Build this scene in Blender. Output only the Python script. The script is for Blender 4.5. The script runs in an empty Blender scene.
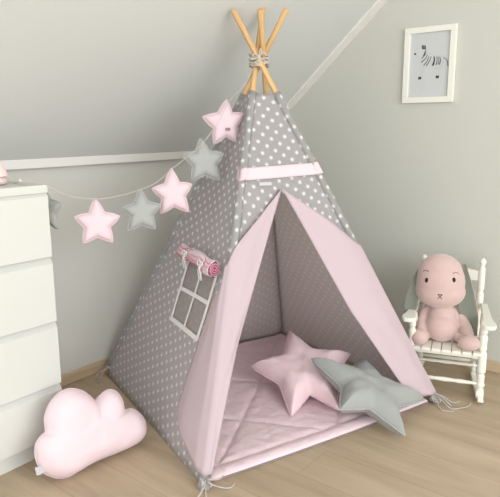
import bpy, bmesh, math, random
from mathutils import Vector, Matrix, noise
random.seed(4)
sc = bpy.context.scene
col = sc.collection

# ------------------------------------------------------------------ camera
cam_d = bpy.data.cameras.new('camera')
cam = bpy.data.objects.new('camera', cam_d)
col.objects.link(cam)
F_PX, PITCH, ROLL, YAW = 595.1, 0.2033, -0.0046, 0.6752
fw = Vector((math.cos(PITCH)*math.cos(YAW), math.cos(PITCH)*math.sin(YAW), -math.sin(PITCH)))
r0 = Vector((math.sin(YAW), -math.cos(YAW), 0.0))
u0 = r0.cross(fw)
rr = r0*math.cos(ROLL) + u0*math.sin(ROLL)
uu = -r0*math.sin(ROLL) + u0*math.cos(ROLL)
m = Matrix((rr, uu, -fw)).transposed().to_4x4()
m.translation = Vector((-2.9055, -2.329, 1.1952))
cam.matrix_world = m
cam_d.sensor_fit = 'HORIZONTAL'
cam_d.sensor_width = 36.0
cam_d.lens = F_PX/500.0*36.0
cam_d.clip_start = 0.05
sc.camera = cam

# ------------------------------------------------------------------ light
world = bpy.data.worlds.new('world')
sc.world = world
world.use_nodes = True
bg = world.node_tree.nodes['Background']
bg.inputs[0].default_value = (0.93, 0.97, 1.0, 1)
bg.inputs[1].default_value = 1.15

def area(name, loc, target, sx, sy, power, color):
    d = bpy.data.lights.new(name, 'AREA')
    d.shape = 'RECTANGLE'; d.size = sx; d.size_y = sy
    d.energy = power; d.color = color
    o = bpy.data.objects.new(name, d)
    o.location = loc
    o.rotation_euler = (Vector(target)-Vector(loc)).to_track_quat('-Z', 'Y').to_euler()
    col.objects.link(o)
    return o
area('window_daylight', (-2.6, -4.6, 1.7), (-1.0, -0.6, 0.7), 2.6, 1.9, 45, (0.975, 0.99, 1.0))

sc.view_settings.view_transform = 'Standard'
sc.view_settings.look = 'None'
sc.view_settings.gamma = 1.0
sc.view_settings.use_curve_mapping = False
sc.view_settings.exposure = 0.79

# ------------------------------------------------------------------ materials
def lin(c):
    return tuple(((x/255.0)/12.92 if x/255.0 <= 0.04045 else ((x/255.0+0.055)/1.055)**2.4) for x in c) + (1,)

class NT:
    def __init__(s, mat):
        s.t = mat.node_tree; s.n = s.t.nodes; s.l = s.t.links
        s.bsdf = s.n['Principled BSDF']
    def node(s, typ, **kw):
        n = s.n.new(typ)
        for k, v in kw.items(): setattr(n, k, v)
        return n
    def put(s, sock, v):
        if hasattr(v, 'is_output') or isinstance(v, bpy.types.NodeSocket): s.l.new(v, sock)
        else: sock.default_value = v
    def math(s, op, a, b=None, c=None):
        n = s.node('ShaderNodeMath', operation=op)
        s.put(n.inputs[0], a)
        if b is not None: s.put(n.inputs[1], b)
        if c is not None: s.put(n.inputs[2], c)
        return n.outputs[0]
    def mix(s, f, a, b):
        n = s.node('ShaderNodeMix', data_type='RGBA')
        s.put(n.inputs[0], f); s.put(n.inputs[6], a); s.put(n.inputs[7], b)
        return n.outputs[2]
    def bump(s, h, strength, dist=0.001):
        n = s.node('ShaderNodeBump')
        n.inputs['Strength'].default_value = strength
        n.inputs['Distance'].default_value = dist
        s.l.new(h, n.inputs['Height'])
        s.l.new(n.outputs[0], s.bsdf.inputs['Normal'])

def base_mat(name, c, rough=0.8, var=0.04, scale=3.0, bump=0.0, bscale=300.0, bdist=0.001, sheen=0.0, spec=0.3):
    mt = bpy.data.materials.new(name); mt.use_nodes = True
    t = NT(mt)
    tc = t.node('ShaderNodeTexCoord')
    nz = t.node('ShaderNodeTexNoise'); nz.inputs['Scale'].default_value = scale; nz.inputs['Detail'].default_value = 4
    t.l.new(tc.outputs['Object'], nz.inputs['Vector'])
    a = lin(c)
    lo = tuple(max(0, x*(1-var)) for x in a[:3])+(1,)
    hi = tuple(min(1, x*(1+var)) for x in a[:3])+(1,)
    t.l.new(t.mix(nz.outputs['Fac'], lo, hi), t.bsdf.inputs['Base Color'])
    t.bsdf.inputs['Roughness'].default_value = rough
    t.bsdf.inputs['Specular IOR Level'].default_value = spec
    if sheen: t.bsdf.inputs['Sheen Weight'].default_value = sheen
    if bump:
        n2 = t.node('ShaderNodeTexNoise'); n2.inputs['Scale'].default_value = bscale; n2.inputs['Detail'].default_value = 3
        t.l.new(tc.outputs['Object'], n2.inputs['Vector'])
        t.bump(n2.outputs['Fac'], bump, bdist)
    return mt

def star_fabric(name, base, star, trans=0.4, thru=(225, 220, 220), pitch=0.060, rp=0.0245, rad=0.0098):
    """cotton with a staggered print of small stars, laid out on the UV map in metres"""
    mt = bpy.data.materials.new(name); mt.use_nodes = True
    t = NT(mt)
    uv = t.node('ShaderNodeUVMap'); uv.uv_map = 'UVMap'
    sp = t.node('ShaderNodeSeparateXYZ'); t.l.new(uv.outputs[0], sp.inputs[0])
    su = t.math('ADD', sp.outputs[0], t.math('MULTIPLY', sp.outputs[1], 0.15))
    sv = t.math('SUBTRACT', sp.outputs[1], t.math('MULTIPLY', sp.outputs[0], 0.15))
    v = t.math('DIVIDE', sv, rp)
    row = t.math('FLOOR', v)
    u = t.math('DIVIDE', su, pitch)
    odd = t.math('MULTIPLY', t.math('FLOORED_MODULO', row, 2.0), 0.5)
    u2 = t.math('ADD', u, odd)
    x = t.math('MULTIPLY', t.math('SUBTRACT', t.math('FRACT', u2), 0.5), pitch)
    y = t.math('MULTIPLY', t.math('SUBTRACT', t.math('FRACT', v), 0.5), rp)
    rad2 = t.math('SQRT', t.math('ADD', t.math('MULTIPLY', x, x), t.math('MULTIPLY', y, y)))
    ang = t.math('ARCTAN2', x, y)
    lim = t.math('MULTIPLY', t.math('MULTIPLY_ADD', t.math('COSINE', t.math('MULTIPLY', ang, 5.0)), 0.3, 0.7), rad)
    f = t.math('LESS_THAN', rad2, lim)
    t.l.new(t.mix(f, lin(base), lin(star)), t.bsdf.inputs['Base Color'])
    t.bsdf.inputs['Roughness'].default_value = 0.9
    t.bsdf.inputs['Specular IOR Level'].default_value = 0.15
    tc = t.node('ShaderNodeTexCoord')
    nz = t.node('ShaderNodeTexNoise'); nz.inputs['Scale'].default_value = 9; nz.inputs['Detail'].default_value = 3
    t.l.new(tc.outputs['Object'], nz.inputs['Vector'])
    t.bump(nz.outputs['Fac'], 0.25, 0.012)
    see_through(t, lin(thru), trans)
    return mt
def see_through(t, c, f):
    """thin cotton lets some of the daylight through"""
    tr = t.node('ShaderNodeBsdfTranslucent'); tr.inputs[0].default_value = c
    mx = t.node('ShaderNodeMixShader'); mx.inputs[0].default_value = f
    t.l.new(t.bsdf.outputs[0], mx.inputs[1]); t.l.new(tr.outputs[0], mx.inputs[2])
    t.l.new(mx.outputs[0], t.n['Material Output'].inputs['Surface'])

M = {}
M['knee'] = base_mat('wall_paint_grey', (213, 211, 204), 0.9, 0.02, 1.2, 0.15, 120)
M['slope'] = base_mat('ceiling_paint_grey', (211, 212, 208), 0.9, 0.02, 1.2, 0.15, 120)
M['gable'] = base_mat('wall_paint_warm', (203, 203, 194), 0.9, 0.02, 1.2, 0.15, 120)
M['trim'] = base_mat('trim_white', (232, 229, 223), 0.6, 0.01)
M['white'] = base_mat('lacquer_white', (217, 217, 210), 0.45, 0.01)
M['white_in'] = base_mat('lacquer_edge_grey', (208, 208, 203), 0.5, 0.01)
M['chair'] = base_mat('chair_white', (238, 236, 224), 0.4, 0.02, 8, spec=0.5)
M['pinkfab'] = base_mat('pink_cotton', (219, 201, 206), 0.9, 0.03, 6, 0.25, 14, 0.01, 0.1, 0.15)
M['pinkmat'] = base_mat('pink_quilt_cotton', (236, 211, 216), 0.85, 0.03, 6, 0.6, 34, 0.006, 0.1, 0.2)
M['pinkstar'] = base_mat('pink_star_cotton', (229, 205, 211), 0.9, 0.03, 9, 0.3, 30, 0.004, 0.1, 0.15)
M['greycush'] = base_mat('grey_cushion_cotton', (163, 165, 161), 0.9, 0.03, 9, 0.3, 30, 0.004, 0.1, 0.15)
M['pinkcush'] = base_mat('pink_cushion_cotton', (241, 214, 218), 0.9, 0.03, 9, 0.3, 30, 0.004, 0.1, 0.15)
M['greystar'] = base_mat('grey_star_cotton', (170, 171, 167), 0.9, 0.03, 9, 0.3, 30, 0.004, 0.1, 0.15)
M['pinkseam'] = base_mat('pink_seam', (232, 205, 210), 0.9, 0.03)
M['greyseam'] = base_mat('grey_seam', (178, 181, 178), 0.9, 0.03)
M['cloud'] = base_mat('pink_cloud_cotton', (235, 213, 218), 0.9, 0.02, 6, 0.25, 12, 0.008, 0.15, 0.15)
M['pinkband'] = base_mat('pink_ribbon', (228, 207, 212), 0.85, 0.02)
M['pinkdeep'] = base_mat('rose_curtain', (232, 150, 172), 0.85, 0.12, 60)
M['tie'] = base_mat('white_tape', (238, 232, 230), 0.8, 0.02)
M['greytie'] = base_mat('grey_cord', (190, 182, 178), 0.8, 0.05, 30)
M['cord'] = base_mat('cream_cord', (200, 193, 182), 0.8, 0.05, 60)
M['label'] = base_mat('grey_label', (150, 128, 134), 0.8, 0.1, 80)
M['label_white'] = base_mat('white_label', (200, 198, 200), 0.8, 0.02)
M['bunny'] = base_mat('pink_plush', (208, 180, 174), 0.95, 0.05, 40, 0.5, 400, 0.002, 0.5, 0.1)
M['bunnygrey'] = base_mat('grey_green_plush', (128, 132, 120), 0.95, 0.05, 40, 0.4, 300, 0.002, 0.4, 0.1)
M['black'] = base_mat('black_thread', (34, 30, 30), 0.5, 0.0)
M['brow'] = base_mat('brown_thread', (120, 84, 76), 0.7, 0.0)
M['gray_edge'] = base_mat('grey_edging', (140, 128, 128), 0.9, 0.05)
M['frame'] = base_mat('frame_white', (240, 238, 228), 0.5, 0.01)
M['paper'] = base_mat('paper_grey', (205, 207, 207), 0.35, 0.02, 2, spec=0.5)
M['ink'] = base_mat('ink_black', (62, 62, 64), 0.6, 0.05)
M['shade'] = base_mat('pink_lamp_shade', (246, 222, 218), 0.8, 0.02)
M['lampbase'] = base_mat('blush_lamp_base', (232, 208, 202), 0.3, 0.03, spec=0.6)
see_through(NT(M['pinkfab']), lin((240, 216, 221)), 0.25)
M['fab_out'] = star_fabric('grey_star_print', (176, 175, 174), (253, 252, 251), 0.40, (250, 249, 250))
M['fab_in'] = star_fabric('grey_star_print_reverse', (226, 212, 210), (255, 250, 248), 0.5, (252, 248, 248))
M['fab_pane'] = star_fabric('grey_star_print_sheer', (188, 180, 177), (204, 197, 196), 0.45, (245, 240, 240))

def wood_mat(name, c1, c2, axis='Z', scale=30, stretch=12, rough=0.5, planks=False):
    mt = bpy.data.materials.new(name); mt.use_nodes = True
    t = NT(mt)
    tc = t.node('ShaderNodeTexCoord')
    mp = t.node('ShaderNodeMapping')
    s = [scale, scale, scale]; s['XYZ'.index(axis)] = scale/stretch
    mp.inputs['Scale'].default_value = s
    t.l.new(tc.outputs['Object'], mp.inputs['Vector'])
    nz = t.node('ShaderNodeTexNoise'); nz.inputs['Scale'].default_value = 1.0; nz.inputs['Detail'].default_value = 6
    nz.inputs['Roughness'].default_value = 0.6
    t.l.new(mp.outputs[0], nz.inputs['Vector'])
    f = nz.outputs['Fac']
    ramp = t.node('ShaderNodeValToRGB')
    ramp.color_ramp.elements[0].position = 0.3; ramp.color_ramp.elements[0].color = lin(c1)
    ramp.color_ramp.elements[1].position = 0.72; ramp.color_ramp.elements[1].color = lin(c2)
    t.l.new(f, ramp.inputs[0])
    out = ramp.outputs[0]
    if planks:
        br = t.node('ShaderNodeTexBrick')
        br.inputs['Scale'].default_value = 1.0
        br.inputs['Brick Width'].default_value = 1.28
        br.inputs['Row Height'].default_value = 0.19
        br.inputs['Mortar Size'].default_value = 0.0012
        br.inputs['Mortar Smooth'].default_value = 0.3
        br.inputs['Color1'].default_value = (1, 1, 1, 1)
        br.inputs['Color2'].default_value = (0.93, 0.92, 0.91, 1)
        br.inputs['Mortar'].default_value = (0.72, 0.66, 0.6, 1)
        mp2 = t.node('ShaderNodeMapping'); mp2.inputs['Rotation'].default_value = (0, 0, math.pi/2)
        t.l.new(tc.outputs['Object'], mp2.inputs['Vector']); t.l.new(mp2.outputs[0], br.inputs['Vector'])
        mx = t.node('ShaderNodeMix', data_type='RGBA', blend_type='MULTIPLY'); mx.inputs[0].default_value = 1.0
        t.l.new(out, mx.inputs[6]); t.l.new(br.outputs['Color'], mx.inputs[7])
        out = mx.outputs[2]
    t.l.new(out, t.bsdf.inputs['Base Color'])
    t.bsdf.inputs['Roughness'].default_value = rough
    t.bsdf.inputs['Specular IOR Level'].default_value = 0.35
    return mt
M['floor'] = wood_mat('laminate_floor', (173, 154, 130), (200, 180, 154), 'Y', 14, 9, 0.5, True)
M['basewood'] = wood_mat('baseboard_wood', (186, 162, 134), (212, 190, 160), 'X', 40, 14, 0.55)
M['basewood_y'] = wood_mat('baseboard_wood_side', (186, 162, 134), (212, 190, 160), 'Y', 40, 14, 0.55)
M['pole'] = wood_mat('pine_pole', (200, 158, 104), (230, 194, 142), 'Z', 70, 14, 0.55)
M['knot'] = base_mat('pine_end_grain', (206, 164, 116), 0.6, 0.08, 60)

# ------------------------------------------------------------------ mesh helpers
class MB:
    def __init__(s): s.v = []; s.f = []; s.mi = []; s.uv = []
    def add(s, verts, faces, mi=0, uvs=None):
        o = len(s.v)
        s.v += [Vector(p) for p in verts]
        s.uv += list(uvs) if uvs else [(0, 0)]*len(verts)
        for f in faces:
            s.f.append([i+o for i in f]); s.mi.append(mi)
        return s
    def box(s, a, b, mi=0, M4=None):
        x0, y0, z0 = a; x1, y1, z1 = b
        vs = [Vector(p) for p in ((x0,y0,z0),(x1,y0,z0),(x1,y1,z0),(x0,y1,z0),(x0,y0,z1),(x1,y0,z1),(x1,y1,z1),(x0,y1,z1))]
        if M4: vs = [M4 @ p for p in vs]
        return s.add(vs, [(0,3,2,1),(4,5,6,7),(0,1,5,4),(1,2,6,5),(2,3,7,6),(3,0,4,7)], mi)
    def tube(s, pts, rad, n=12, mi=0, cap=True, sq=1.0, up=None):
        pts = [Vector(p) for p in pts]
        if not hasattr(rad, '__len__'): rad = [rad]*len(pts)
        vs = []; prev = None
        for i, p in enumerate(pts):
            d = (pts[min(i+1, len(pts)-1)] - pts[max(i-1, 0)]).normalized()
            if prev is None:
                a = Vector(up) if up else (Vector((0,0,1)) if abs(d.z) < 0.9 else Vector((1,0,0)))
                e1 = d.cross(a).normalized()
            else:
                e1 = (prev - d*prev.dot(d)).normalized()
            prev = e1
            e2 = d.cross(e1)
            for k in range(n):
                t = 2*math.pi*k/n
                vs.append(p + e1*rad[i]*math.cos(t) + e2*rad[i]*sq*math.sin(t))
        fs = []
        for i in range(len(pts)-1):
            for k in range(n):
                k2 = (k+1) % n
                fs.append((i*n+k, i*n+k2, (i+1)*n+k2, (i+1)*n+k))
        if cap:
            fs.append(tuple(reversed(range(n)))); fs.append(tuple(range((len(pts)-1)*n, len(pts)*n)))
        return s.add(vs, fs, mi)
    def lathe(s, prof, n=24, c=(0,0,0), mi=0, axis=None):
        """prof = [(r, z)] around an axis through c"""
        c = Vector(c)
        Q = Vector((0,0,1)).rotation_difference(Vector(axis).normalized()) if axis else None
        vs = []
        for r, z in prof:
            for k in range(n):
                t = 2*math.pi*k/n
                p = Vector((r*math.cos(t), r*math.sin(t), z))
                if Q: p = Q @ p
                vs.append(c+p)
        fs = []
        for i in range(len(prof)-1):
            for k in range(n):
                k2 = (k+1) % n
                fs.append((i*n+k, i*n+k2, (i+1)*n+k2, (i+1)*n+k))
        fs.append(tuple(reversed(range(n)))); fs.append(tuple(range((len(prof)-1)*n, len(prof)*n)))
        return s.add(vs, fs, mi)
    def prism(s, poly, z0, z1, M4=None, mi=0):
        n = len(poly)
        vs = [Vector((x, y, z0)) for x, y in poly]+[Vector((x, y, z1)) for x, y in poly]
        if M4: vs = [M4 @ p for p in vs]
        fs = [tuple(reversed(range(n))), tuple(range(n, 2*n))]
        for k in range(n):
            k2 = (k+1) % n
            fs.append((k, k2, n+k2, n+k))
        return s.add(vs, fs, mi)
    def grid(s, rows, mi=0, uvs=None):
        """rows: list of lists of points"""
        nc = len(rows[0])
        vs = [p for r in rows for p in r]
        fs = [(i*nc+j, i*nc+j+1, (i+1)*nc+j+1, (i+1)*nc+j) for i in range(len(rows)-1) for j in range(nc-1)]
        return s.add(vs, fs, mi, [u for r in uvs for u in r] if uvs else None)
    def build(s, name, mats, parent=None, smooth=False, bevel=0.0, solid=0.0, in_slot=None, recalc=True, world=True, offset=0.0, sub=0):
        me = bpy.data.meshes.new(name)
        org = Vector((0,0,0))
        if parent is not None and world: inv = parent_inv(parent)
        vs = s.v
        if parent is not None and world: vs = [inv @ p for p in s.v]
        me.from_pydata([tuple(p) for p in vs], [], s.f)
        for i, p in enumerate(me.polygons):
            p.material_index = s.mi[i]; p.use_smooth = smooth
        ul = me.uv_layers.new(name='UVMap')
        for lp in me.loops: ul.data[lp.index].uv = s.uv[lp.vertex_index]
        if recalc:
            bm = bmesh.new(); bm.from_mesh(me)
            bmesh.ops.recalc_face_normals(bm, faces=bm.faces)
            bm.to_mesh(me); bm.free()
        if not isinstance(mats, (list, tuple)): mats = [mats]
        for mm in mats: me.materials.append(mm)
        me.update()
        o = bpy.data.objects.new(name, me)
        col.objects.link(o)
        if parent is not None: o.parent = parent
        if solid:
            md = o.modifiers.new('thickness', 'SOLIDIFY'); md.thickness = solid; md.offset = offset
            if in_slot is not None: md.material_offset = in_slot; md.material_offset_rim = 0
        if bevel:
            md = o.modifiers.new('bevel', 'BEVEL'); md.width = bevel; md.segments = 2; md.limit_method = 'ANGLE'
            md.angle_limit = math.radians(40)
        if sub:
            md = o.modifiers.new('sub', 'SUBSURF'); md.levels = sub; md.render_levels = sub
        return o

def parent_inv(p):
    chain = Matrix.Identity(4)
    q = p
    while q is not None:
        chain = q.matrix_basis @ chain
        q = q.parent
    return chain.inverted()

def thing(name, label, cat, loc=(0,0,0), rz=0.0, group=None):
    o = bpy.data.objects.new(name, None)
    o.empty_display_size = 0.05
    col.objects.link(o)
    o.location = loc; o.rotation_euler = (0, 0, rz)
    o['label'] = label; o['category'] = cat
    if group: o['group'] = group
    return o
def tag(o, label, cat, group=None):
    o['label'] = label; o['category'] = cat
    if group: o['group'] = group
    return o
def struct(o):
    o['kind'] = 'structure'
    return o
def lerp(a, b, t): return Vector(a)*(1-t) + Vector(b)*t
def piece(ks, w):
    """piecewise-linear key list [(w, point)]"""
    for (a, p), (b, q) in zip(ks, ks[1:]):
        if w <= b: return lerp(p, q, (w-a)/(b-a))
    return Vector(ks[-1][1])
def catmull(pts, n=8):
    pts = [Vector(p) for p in pts]
    P = [pts[0]*2-pts[1]] + pts + [pts[-1]*2-pts[-2]]
    out = []
    for i in range(1, len(P)-2):
        for k in range(n):
            t = k/n
            out.append(0.5*((2*P[i]) + (P[i+1]-P[i-1])*t + (2*P[i-1]-5*P[i]+4*P[i+1]-P[i+2])*t*t + (3*P[i]-P[i-1]-3*P[i+1]+P[i+2])*t**3))
    out.append(pts[-1])
    return out

# ------------------------------------------------------------------ the room
HK = 1.022                 # knee wall height
SL = math.tan(0.728)       # roof slope
TOP = 2.52
YT = -(TOP-HK)/SL          # where the slope meets the flat ceiling
X0, Y0 = -4.6, -4.9
struct(MB().box((X0, Y0, -0.05), (0.0, 0.0, 0.0)).build('floor', M['floor']))
struct(MB().box((X0, 0.0, -0.05), (0.0, 0.08, HK)).build('wall_left', M['knee']))
poly = [(0.08, -0.05), (0.08, HK), (0.0, HK), (YT, TOP), (Y0, TOP), (Y0, -0.05)]
b = MB(); n = len(poly)
b.add([(0, y, z) for y, z in poly]+[(0.08, y, z) for y, z in poly],
      [tuple(range(n)), tuple(reversed(range(n, 2*n)))]+[(k, (k+1) % n, n+(k+1) % n, n+k) for k in range(n)])
struct(b.build('wall_right', M['gable']))
b = MB()
prof = [(0.0, HK), (YT, TOP), (Y0, TOP), (Y0, TOP+0.06), (YT, TOP+0.08), (0.06, HK+0.06)]
b.add([(X0, y, z) for y, z in prof]+[(0, y, z) for y, z in prof],
      [tuple(range(6)), tuple(reversed(range(6, 12)))]+[(k, (k+1) % 6, 6+(k+1) % 6, 6+k) for k in range(6)])
struct(b.build('ceiling', M['slope']))
sd = Vector((0, -math.cos(0.728), math.sin(0.728)))     # up the slope
sn = Vector((0, -math.sin(0.728), -math.cos(0.728)))    # out of the slope, into the room
def slope_board(a0, a1, x0, x1, th):
    o = Vector((0, 0, HK)); vs = []
    for t in (0.0, th):
        for (x, a) in ((x0, a0), (x1, a0), (x1, a1), (x0, a1)):
            vs.append(o + Vector((x, 0, 0)) + sd*a + sn*t)
    return MB().add(vs, [(0,3,2,1),(4,5,6,7),(0,1,5,4),(1,2,6,5),(2,3,7,6),(3,0,4,7)])
struct(MB().box((X0, -0.046, HK+0.002), (-0.078, 0.0, HK+0.044)).build('trim_1', M['trim'], bevel=0.002))
struct(slope_board(0.0, (TOP-HK)/math.sin(0.728)-0.02, -0.078, -0.001, 0.012).build('trim_2', M['trim'], bevel=0.002))
struct(MB().box((X0, -0.014, 0), (-0.016, -0.0005, 0.055)).build('baseboard_left', M['basewood'], bevel=0.004))
struct(MB().box((-0.014, Y0, 0), (-0.0005, -0.0005, 0.055)).build('baseboard_right', M['basewood_y'], bevel=0.004))

# ------------------------------------------------------------------ chest of drawers
CX1, CX0 = -1.7377, -2.5377
CYF, CYB, CH = -0.50, -0.02, 1.0
chest = thing('chest_of_drawers', 'white four-drawer chest against the grey wall, cut off by the left edge', 'chest of drawers', ((CX0+CX1)/2, (CYF+CYB)/2, 0))
b = MB()
b.box((CX0, CYF+0.018, 0), (CX0+0.018, CYB, CH-0.028)).box((CX1-0.018, CYF+0.018, 0), (CX1, CYB, CH-0.028))
b.box((CX0+0.018, CYB-0.008, 0.02), (CX1-0.018, CYB, CH-0.028))
b.box((CX0+0.018, CYF+0.03, 0.0), (CX1-0.018, CYF+0.046, 0.070))
b.build('body', M['white'], chest, bevel=0.0015)
MB().box((CX0-0.001, CYF, CH-0.028), (CX1+0.001, CYB, CH)).build('top', M['white'], chest, bevel=0.002)
zs = [(0.072, 0.245), (0.270, 0.483), (0.508, 0.721), (0.746, 0.960)]
for z0, z1 in zs:
    d = MB().box((CX0+0.001, CYF, z0), (CX1-0.001, CYF+0.016, z1)).box((CX0+0.03, CYF+0.02, z0+0.012), (CX1-0.03, CYB-0.05, z1-0.03)).build('drawer', M['white'], chest, bevel=0.0015)
    # slanted finger grip along the top edge of each front
    g = MB(); y = CYF
    vs = [(x, yy, zz) for x in (CX0+0.001, CX1-0.001) for yy, zz in ((y+0.016, z1-0.004), (y+0.001, z1+0.0), (y+0.016, z1+0.022))]
    g.add(vs, [(0,1,2),(5,4,3),(0,3,4,1),(1,4,5,2),(2,5,3,0)])
    g.build('grip_edge', M['white_in'], d)

# little pink lamp at the left end of the chest top
lp = thing('table_lamp', 'small pale pink table lamp on the chest, cut by the left edge', 'lamp', (-1.868, -0.36, CH))
MB().lathe([(0.034, 0), (0.048, 0.003), (0.058, 0.010), (0.058, 0.020), (0.050, 0.028), (0.044, 0.030), (0.030, 0.034)], 28, (-1.868, -0.36, CH)).build('lamp_base', M['lampbase'], lp, smooth=True)
MB().lathe([(0.056, 0.030), (0.060, 0.031), (0.060, 0.035), (0.034, 0.092), (0.030, 0.092), (0.055, 0.035)], 32, (-1.868, -0.36, CH)).build('lamp_shade', M['shade'], lp, smooth=False)

# ------------------------------------------------------------------ teepee
FA, FB, FC, FD = Vector((-1.598, -1.079, 0)), Vector((-0.499, -1.447, 0)), Vector((-0.187, -0.398, 0)), Vector((-1.204, -0.052, 0))
AP = Vector((-0.911, -0.771, 1.450))
hv = Vector((0.78, 0.62, 0)).normalized()
hr = Vector((0.62, -0.78, 0)).normalized()
tp = thing('teepee_tent', 'grey star print play teepee with pink door flaps and wooden poles', 'tent', (-0.872, -0.740, 0))
RP = 0.0115
offs = {'A': hv*-0.008 - hr*0.001, 'B': hv*-0.046 + hr*0.011, 'C': hv*0.016 + hr*0.030, 'D': hv*0.038 + hr*0.014}
feet = {'A': FA, 'B': FB, 'C': FC, 'D': FD}
tops = {'A': 1.680, 'B': 1.645, 'C': 1.638, 'D': 1.658}
cross = {}
for k in 'ABCD':
    f = feet[k]; c = AP + offs[k]
    cross[k] = c
    d = (c-f)/(c.z-f.z)
    p0 = f + d*0.004; p1 = f + d*tops[k]
    ax = (p1-p0).normalized()
    L = (p1-p0).length
    prof = [(RP*0.8, 0), (RP, 0.004)]
    for i in range(1, 24):
        prof.append((RP*(1+0.04*noise.noise(Vector((i*0.9, ord(k), 0)))), L*i/24))
    prof += [(RP, L-0.006), (RP*0.85, L-0.001), (RP*0.5, L)]
    # a pole is built along its own axis so the grain runs its length
    o = bpy.data.objects.new('pole', None)
    bb = MB().lathe(prof, 14)
    me_o = bb.build('pole', M['pole'], None, smooth=True)
    me_o.parent = tp
    q = Vector((0,0,1)).rotation_difference(ax)
    me_o.rotation_mode = 'QUATERNION'; me_o.rotation_quaternion = q
    me_o.location = p0 - Vector((-0.872, -0.740, 0))

def pole_pt(k, z, out=0.0):
    f = feet[k]; d = (cross[k]-f)/(cross[k].z)
    p = f + d*z
    if out:
        cdir = Vector((f.x-AP.x, f.y-AP.y, 0)).normalized()
        p = p + cdir*out
    return p
ZT = 1.322          # fabric top
ZB = 0.006
OUT = 0.008
def face_frame(a, b):
    n = (feet[b]-feet[a]).cross(AP-feet[a]).normalized()
    c = (feet[a]+feet[b])/2 - Vector((AP.x, AP.y, 0))
    if n.dot(c) < 0: n = -n
    return n
# at the far pole the cloth runs on the inside, so only a seam line shows in the corner
OUTS = {'A': 0.008, 'B': 0.008, 'C': -0.020, 'D': 0.008}
def side_pt(a, b, s, t, push=0.0, belly=0.0):
    z = ZB + (ZT-ZB)*t
    l = pole_pt(a, z, OUTS[a]); r = pole_pt(b, z, OUTS[b])
    n = face_frame(a, b)
    e = (r-l).normalized()
    p = l.lerp(r, s) + n*(push + belly*math.sin(math.pi*s)*(0.3+math.sin(math.pi*t)))
    return p
def side_uv(a, b, s, t):
    l = pole_pt(a, ZB + (ZT-ZB)*t); r = pole_pt(b, ZB + (ZT-ZB)*t)
    l0 = pole_pt(a, ZB); r0 = pole_pt(b, ZB)
    return ((s-0.5)*(r-l).length, ((l+r)/2-(l0+r0)/2).length)
def side_panel(a, b, mats, wrinkle=0.004, belly=-0.012):
    rows, uvs = [], []
    NR, NC = 44, 26
    for i in range(NR+1):
        t = i/NR; row = []; ur = []
        for j in range(NC+1):
            s = j/NC
            p = side_pt(a, b, s, t, 0.0, belly)
            w = noise.noise(Vector((s*3.1+ord(a), t*4.0, 2.2)))*wrinkle*math.sin(math.pi*s)
            row.append(p + face_frame(a, b)*w); ur.append(side_uv(a, b, s, t))
        rows.append(row); uvs.append(ur)
    o = MB().grid(rows, 0, uvs)
    me = o.build('side_panel', mats, tp, smooth=True, solid=0.0016, in_slot=1, recalc=False)
    # make the first slot the outside
    n = face_frame(a, b)
    if me.data.polygons[0].normal.dot(n) < 0: me.data.flip_normals()
    me.modifiers['thickness'].offset = -1
    return me
side_panel('A', 'D', [M['fab_out'], M['fab_in']])
side_panel('D', 'C', [M['fab_out'], M['fab_in']])
side_panel('C', 'B', [M['fab_out'], M['fab_in']], 0.008, -0.025)

# front panel: only the part above the door opening is closed
OPEN = (0.441, 0.652*1.455)
def fr(s, z, push=0.0):
    l = pole_pt('A', z, OUT); r = pole_pt('B', z, OUT)
    return l.lerp(r, s) + face_frame('A', 'B')*push
def low_z(s):
    if s < 0.44: return 0.735 + (0.95-0.728)*(s/0.44)
    return 0.95 + (0.70-0.95)*((s-0.44)/0.56)
rows, uvs = [], []
NC = 50
for i in range(31):
    v = i/30; row = []; ur = []
    for j in range(NC+1):
        s = j/NC
        z = low_z(s) + (ZT-low_z(s))*v
        p = fr(s, z, -0.002+0.003*noise.noise(Vector((s*3, z*6, 5)))*math.sin(math.pi*s))
        l = pole_pt('A', z); r = pole_pt('B', z)
        row.append(p); ur.append(((s-0.5)*(r-l).length+0.01, z*1.06))
    rows.append(row); uvs.append(ur)
fp = MB().grid(rows, 0, uvs).build('front_panel', [M['fab_out'], M['fab_in']], tp, smooth=True, solid=0.0016, in_slot=1, recalc=False)
if fp.data.polygons[0].normal.dot(face_frame('A', 'B')) < 0: fp.data.flip_normals()
fp.modifiers['thickness'].offset = -1

# seams / sleeves that hold the poles
for k in 'ABCD':
    pts = []; vs = []; uv = []
    b = MB(); n = 14; NZ = 40
    f = feet[k]
    ax = (cross[k]-f).normalized()
    e1 = ax.cross(Vector((0,0,1))).normalized(); e2 = ax.cross(e1)
    rws, ur = [], []
    for i in range(NZ+1):
        z = 0.035 + (ZT-0.035+0.004)*i/NZ
        c = pole_pt(k, z); rad = 0.0165 + 0.0022*noise.noise(Vector((z*9, ord(k), 1)))
        if i == 0: rad = 0.0135
        rws.append([c + e1*rad*math.cos(2*math.pi*j/n) + e2*rad*math.sin(2*math.pi*j/n) for j in range(n+1)])
        ur.append([(0.02+j/n*0.105, z*1.08+0.013) for j in range(n+1)])
    b.grid(rws, 0, ur)
    b.build('pole_sleeve', M['fab_out'], tp, smooth=True, solid=0.001)

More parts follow.
